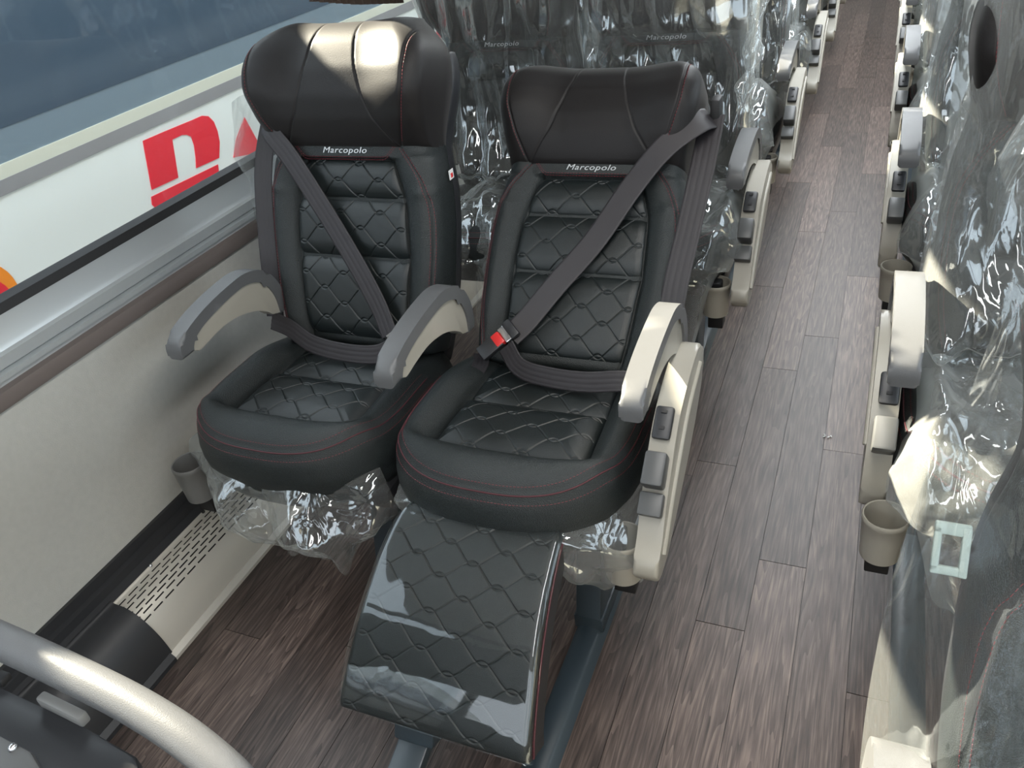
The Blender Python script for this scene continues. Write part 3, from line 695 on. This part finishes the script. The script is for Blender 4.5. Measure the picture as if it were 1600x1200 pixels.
# centre notch and bar
box('bar_socket', (-.065, .735-CY, .175), (.085, .055, .075), STEEL, lr, .006, Matrix.Rotation(R_(-25), 4, 'X'))
prism('support_bar', [(.76-CY, .14), (.76-CY, .17), (.40-CY, .05), (.40-CY, .02)], -.100, -.036, STEEL, lr, bev=.004)

# ------------------------------------------------------------------ floor tracks
def track(name, x0, x1, y0, y1, label):
    o = yprism(name, [(x0, .0005), (x0, .014), (x0+.006, .018), (x1-.012, .018), (x1-.006, .014), (x1+.006, .0025), (x1+.008, .0005)], y0, y1, STEEL, None, 0)
    tag(o, label, 'rail', 'seat rails on the floor'); return o
track('floor_rail', -.497, -.437, YF, 7.4, 'dark steel seat rail on the floor left of the aisle')
track('floor_rail', .165, .225, YF, 7.4, 'dark steel seat rail on the floor under the right-hand seats')

# ------------------------------------------------------------------ covered seats further back and on the right
G2 = 'film-covered seats in the rows behind'
LABL = ['film-covered aisle seat directly behind the uncovered pair', 'film-covered aisle seat in the second row behind the uncovered pair', 'film-covered aisle seat in the third row behind the uncovered pair', 'film-covered aisle seat in the fourth row behind the uncovered pair', 'film-covered aisle seat in the fifth row behind the uncovered pair']
protoA, fA = make_seat('bus_seat', LABL[0], R_(3), 1.452, .575, .5, [(.245, .292)], 1, G2, cup=(.226, 1.095), loc=(-.60, CY+1.085, 0))
protoW, _ = make_seat('bus_seat', 'film-covered window seat directly behind the uncovered pair', R_(3), 1.452, .575, .5, [(-.257, -.213), (.282, .326)], 0, G2, cup=(-.300, 1.07), loc=(-1.135, CY+1.085, 0))
ordn = ['', 'second', 'third', 'fourth', 'fifth']
for k in range(2, 6):
    c = copy_tree(protoA); c.location = (-.60, CY+1.08*k, 0); c['label'] = LABL[k-1]
    if k < 5:
        c = copy_tree(protoW); c.location = (-1.135, CY+1.08*k, 0); c['label'] = 'film-covered window seat in the %s row behind the uncovered pair' % ordn[k-1]
XC = .385; ROFF = .200
protoR, fRr = make_seat('bus_seat', 'film-covered seat right of the aisle, its beige armrest lit by the sun', R_(9), 1.455, .575, .5, [(-.312, -.260), (.27, .32)], -1, G2, cup=(-.276, 1.085), loc=(XC, CY+ROFF, 0))
RL = {-1: 'film-covered seat nearest the camera at the right edge of the photo', 1: 'film-covered seat right of the aisle, first one behind the sunlit beige armrest', 2: 'film-covered seat right of the aisle, second one behind the sunlit beige armrest', 3: 'film-covered seat right of the aisle, third one behind the sunlit beige armrest', 4: 'film-covered seat right of the aisle, fourth one behind the sunlit beige armrest', 5: 'film-covered seat right of the aisle, fifth one behind the sunlit beige armrest'}
for k in (-1, 1, 2, 3, 4, 5):
    c = copy_tree(protoR); c.location = (XC, CY+ROFF+1.07*k, 0); c['label'] = RL[k]

# ------------------------------------------------------------------ plastic film
def crumple(x, y, rs, amp, fx=1., fy=1., n=7):
    """faceted, creased relief"""
    z = np.zeros_like(x)
    for i in range(n):
        a = rs.uniform(0, PI); k = rs.uniform(6, 26); kx, ky = k*math.cos(a)*fx, k*math.sin(a)*fy
        wpx = .35*np.sin(x*rs.uniform(5, 14)+rs.uniform(0, 6))+.35*np.sin(y*rs.uniform(5, 14)+rs.uniform(0, 6))
        ph = kx*x+ky*y+rs.uniform(0, 6)+wpx*2; z += (2*np.abs((ph/PI) % 1-.5)-.5)/(.6+.05*k)
    return amp*z
def cover(name, label, f, th_, seed, widen=0., loose=.03, top=.80, mt=FILM, nx=110, ny=240, hang=.20, drop_back=True, group=None, half=.264, asym=0., taper=0.):
    rs = np.random.RandomState(seed)
    path = []
    if drop_back: path += [tuple(f(0, .30, -.17)[1:]), tuple(f(0, .55, -.165)[1:])]
    path += [tuple(f(0, top-.03, -.12)[1:]), tuple(f(0, top, -.02)[1:]), tuple(f(0, top-.08, .10+loose)[1:]), tuple(f(0, .50, .085+loose)[1:]), tuple(f(0, .38, .045+loose)[1:]), tuple(f(0, .18, .05+loose)[1:]), tuple(f(0, .04, .10+loose)[1:])]
    path += [(1.33-CY, .575+loose*.5), (1.18-CY, .585+loose*.4), (1.06-CY, .565+loose*.3), (.985-CY, .50), (.965-CY, .42), (.985-CY, .42-hang)]
    P = cr(path, ny); T = np.gradient(P, axis=0); T /= np.linalg.norm(T, axis=1)[:, None]; Nn = np.stack([-T[:, 1], T[:, 0]], -1)
    # outward normal: away from the seat body centre
    cen = np.array([1.42-CY, .62]); sg = np.sign(((P-cen)*Nn).sum(1)); sg = np.where(np.abs(sg) > 0, sg, 1); Nn = Nn*np.median(sg)
    s = np.linspace(0, 1, ny)
    u = np.linspace(-1, 1, nx); U, S_ = np.meshgrid(u, s)
    hw = half+widen*np.sin(PI*S_)+.018*np.sin(7*S_+seed)+.012*np.sin(19*S_+seed*2)
    hw = np.where(S_ > .9, hw*(1-.25*(S_-.9)/.1), hw)
    hw = hw-taper*(1-sm(S_, 0, .22))
    X = U*hw+asym*np.where(U < 0, U, 0)
    z = crumple(X, S_*2.0, rs, .024, fx=1.8, fy=.28)+crumple(X, S_*2.0, rs, .010, fx=1.8, fy=1.3)
    wrap = np.clip((np.abs(U)-.80)/.20, 0, 1); z = z*(1-.5*wrap)-.10*wrap**1.6
    Pn = P[:, None, :]+Nn[:, None, :]*z[..., None]
    V = np.stack([X, Pn[..., 0], Pn[..., 1]], -1)
    # jagged lower hem
    hem = sm(S_, .93, 1.0); V[..., 2] += hem*.05*np.sin(U*5+seed)*np.sin(U*17+seed*3)
    o = grid(name, V, mt); tag(o, label, 'plastic film', group); return o
GF = 'clear plastic covers on the seats'
pcs = []
c = cover('plastic_cover', 'crumpled clear film over the aisle seat directly behind the uncovered pair', fA, 3, 3, widen=.0, mt=FILMB, group=GF, loose=.035); c.location = (-.60, CY+1.085, 0); cA = c
c = cover('plastic_cover', 'crumpled clear film over the window seat directly behind the uncovered pair', fA, 3, 11, widen=.0, mt=FILMB, group=GF, loose=.035); c.location = (-1.135, CY+1.085, 0); cW = c
for k in range(2, 6):
    for src, x, nm in ((cA if k % 2 else cW, -.60, 'aisle'), (cW if k % 2 else cA, -1.135, 'window')):
        if nm == 'window' and k > 4: continue
        o = src.copy(); COL.objects.link(o); o.location = (x, CY+1.08*k, 0); o['label'] = 'clear film over the %s seat in the %s row behind the uncovered pair' % (nm, ordn[k-1] if k < 6 else 'last')
cR = cover('plastic_cover', 'hazy sunlit film over the right-hand seat beside the beige sunlit armrest', fRr, 9, 21, widen=.012, mt=FILMH, group=GF, loose=.04, half=.27); cR.location = (XC+.02, CY+ROFF, 0)
RLf = {-1: 'large crumpled film cover hanging at the right edge of the photo, nearest the camera', 1: 'film over the right-hand seat one row behind the sunlit beige armrest', 2: 'film over the right-hand seat two rows behind the sunlit beige armrest', 3: 'film over the right-hand seat three rows behind the sunlit beige armrest', 4: 'film over the right-hand seat four rows behind the sunlit beige armrest'}
for k in (1, 2, 3, 4):
    o = cR.copy(); COL.objects.link(o); o.location = (XC+.02, CY+ROFF+1.07*k, 0); o['label'] = RLf[k]
cN = cover('plastic_cover', RLf[-1], fRr, 9, 34, widen=.03, mt=FILMN, group=GF, loose=.03, half=.29, asym=.0, nx=160, ny=300, taper=.10); cN.location = (XC+.01, CY+ROFF-1.07, 0)

def skirt(name, label, root_loc, p0, p1, top, bot, seed, mt=FILM, scale=1.03, flare=.02, nx=150, ny=50):
    """film hanging from under the cushion's edge between two outline angles"""
    rs = np.random.RandomState(seed); ph = np.linspace(p0, p1, nx); t = np.linspace(0, 1, ny); PH, T = np.meshgrid(ph, t); rho = cush_rho(PH)*scale
    b = np.interp((PH-p0)/(p1-p0), np.linspace(0, 1, len(bot)), bot); z = top+(b-top)*T
    z += .010*np.sin(PH*23+seed)*T
    r = rho-.035*np.clip(1-T*4, 0, 1)**2-.04*T*0+flare*np.sin(T*PI)+crumple(PH*.3, z, rs, .020, fx=1.6, fy=1.1)*np.clip(T*5, 0, 1)-.03*sm(T, .5, 1)
    V = np.stack([r*np.cos(PH), CYC+r*np.sin(PH), z], -1)
    o = grid(name, V, mt); o.location = root_loc; return tag(o, label, 'plastic film', 'loose film below the uncovered seats')
skirt('loose_film', 'crumpled clear film bunched below the window seat cushion', (-1.135, CY, 0), R_(165), R_(325), .455, [.36, .33, .34, .33, .30, .27, .24, .20, .21, .17, .25, .30], 5, flare=.035)
skirt('loose_film', 'torn clear film hanging beside the leg rest at the aisle', (-.60, CY, 0), R_(285), R_(352), .455, [.36, .33, .29, .25, .225, .235, .20, .24, .33], 8, flare=.03, mt=FILMH)
skirt('loose_film', 'strip of clear film below the left corner of the aisle seat cushion', (-.60, CY, 0), R_(178), R_(262), .450, [.33, .32, .35, .36, .38, .39], 9, flare=.015)
# rope of twisted film hanging along the aisle side of the second row
def rope(name, pts, r, label, seed, mt=FILMH):
    P = cr(pts, 90); rs = np.random.RandomState(seed); a = np.linspace(0, 2*PI, 28, endpoint=False); V = np.zeros((90, 28, 3))
    for i, p in enumerate(P):
        rr = r*(1+.35*math.sin(i*.35))*(1+.35*np.sin(3*a+i*.22)+.2*np.sin(5*a-i*.3)); V[i, :, 0] = p[0]+rr*np.cos(a); V[i, :, 1] = p[1]+rr*np.sin(a); V[i, :, 2] = p[2]
    o = grid(name, V, mt, cu=True); return tag(o, label, 'plastic film', 'gathered strands of film')
rope('film_strand', [(-.335, 2.62, 1.32), (-.34, 2.60, 1.15), (-.345, 2.52, .95), (-.36, 2.46, .80)], .018, 'yellowish twisted strand of film hanging behind the reclined aisle seat', 2)
# the film bag tucked between window seat and window
def hang(name, y0, y1, z0, z1, x, seed, label, mt=FILM):
    rs = np.random.RandomState(seed); Yg, Zg = np.meshgrid(np.linspace(y0, y1, 50), np.linspace(z0, z1, 70))
    V = np.stack([x+crumple(Yg, Zg, rs, .018, fx=1.6, fy=.8), Yg+.02*np.sin(Zg*30), Zg], -1); o = grid(name, V, mt); return tag(o, label, 'plastic film', 'loose film at the window')
hang('loose_film', 1.55, 1.80, .80, 1.10, -1.43, 6, 'bunch of clear film between the window seat headrest and the window')

# coat hook on the nearest right-hand seat
hk = empty('coat_hook', (.112, .628, .945)); tag(hk, 'pale green plastic coat hook on the side of the nearest covered seat', 'hook')
bm = bmesh.new()
for c_, s_ in (((0, 0, .024), (.036, .008, .014)), ((0, 0, -.022), (.036, .008, .010)), ((.014, 0, 0), (.009, .010, .055)), ((-.014, 0, 0), (.008, .008, .05))): add_box(bm, c_, s_, .002)
HOOKM = mat('hook_plastic', (.42, .50, .46), .4)
ho = bm_mesh('hook_frame', bm, HOOKM, hk, True); ho.rotation_euler = (R_(-35), 0, 0); ho.scale = (.85, .85, .85)

# ------------------------------------------------------------------ foreground partition with padded rail
pt = empty('front_partition', (-1.0, .33, 0)); tag(pt, 'dark partition with a padded rail lit by the sun, bottom left corner', 'partition')
rail = cr([(-1.60, .385, .760), (-1.30, .385, .745), (-1.05, .380, .725), (-.90, .375, .71), (-.78, .368, .695), (-.68, .355, .675), (-.60, .335, .64), (-.555, .30, .58), (-.545, .28, .50)], 80)
rail = rail*.78+np.array([0, 0, 1.54*.22-.016])
tube('padded_rail', [(p[0]+1.0, p[1]-.33, p[2]) for p in rail], .019, RUBBER, pt, 24)
def xyprism(name, pts, z0, z1, mt, parent, bev=0): return prism(name, [(a+1.0, b-.33) for a, b in pts], z0, z1, mt, parent, bev, axis='z')
xyprism('partition_panel', [(-1.50, .300), (-.90, .291), (-.833, .277), (-.696, .270), (-.615, .262), (-.59, .245), (-.575, .12), (-1.50, .12)], .60, .820, DARKP, pt, .004)
xyprism('partition_ledge', [(-1.50, .236), (-.775, .228), (-.715, .226), (-.690, .216), (-.675, .19), (-.672, .13), (-1.50, .13)], .821, .835, LEVER, pt, .004)
box('clip', (-.727+1.0, .276-.33, .829), (.070, .012, .016), GREYP, pt, .003, Matrix.Rotation(R_(-4), 4, 'Z'))
for x in (-.90, -.875, -.835): box('latch', (x+1.0, .285-.33, .826), (.014, .014, .010), BLACK, pt, .002)
bm = bmesh.new(); bmesh.ops.create_uvsphere(bm, u_segments=12, v_segments=8, radius=.005); bmesh.ops.transform(bm, matrix=Matrix.Translation((-.735+1.0, .222-.33, .836)), verts=bm.verts); bm_mesh('screw', bm, CHROME, pt, True)
# crumbs of packing on the floor
bm = bmesh.new()
r0 = random.Random(3)
for q in range(5): add_box(bm, (r0.uniform(-.01, .01), r0.uniform(-.006, .006), .002), (r0.uniform(.003, .009), r0.uniform(.002, .004), .002), 0, Matrix.Rotation(r0.uniform(0, 3), 4, 'Z'))
cb = bm_mesh('packing_crumbs', bm, WHITE); cb.location = (-.018, 2.01, .001); tag(cb, 'tiny white crumbs of packing on the aisle floor', 'litter', kind='stuff')
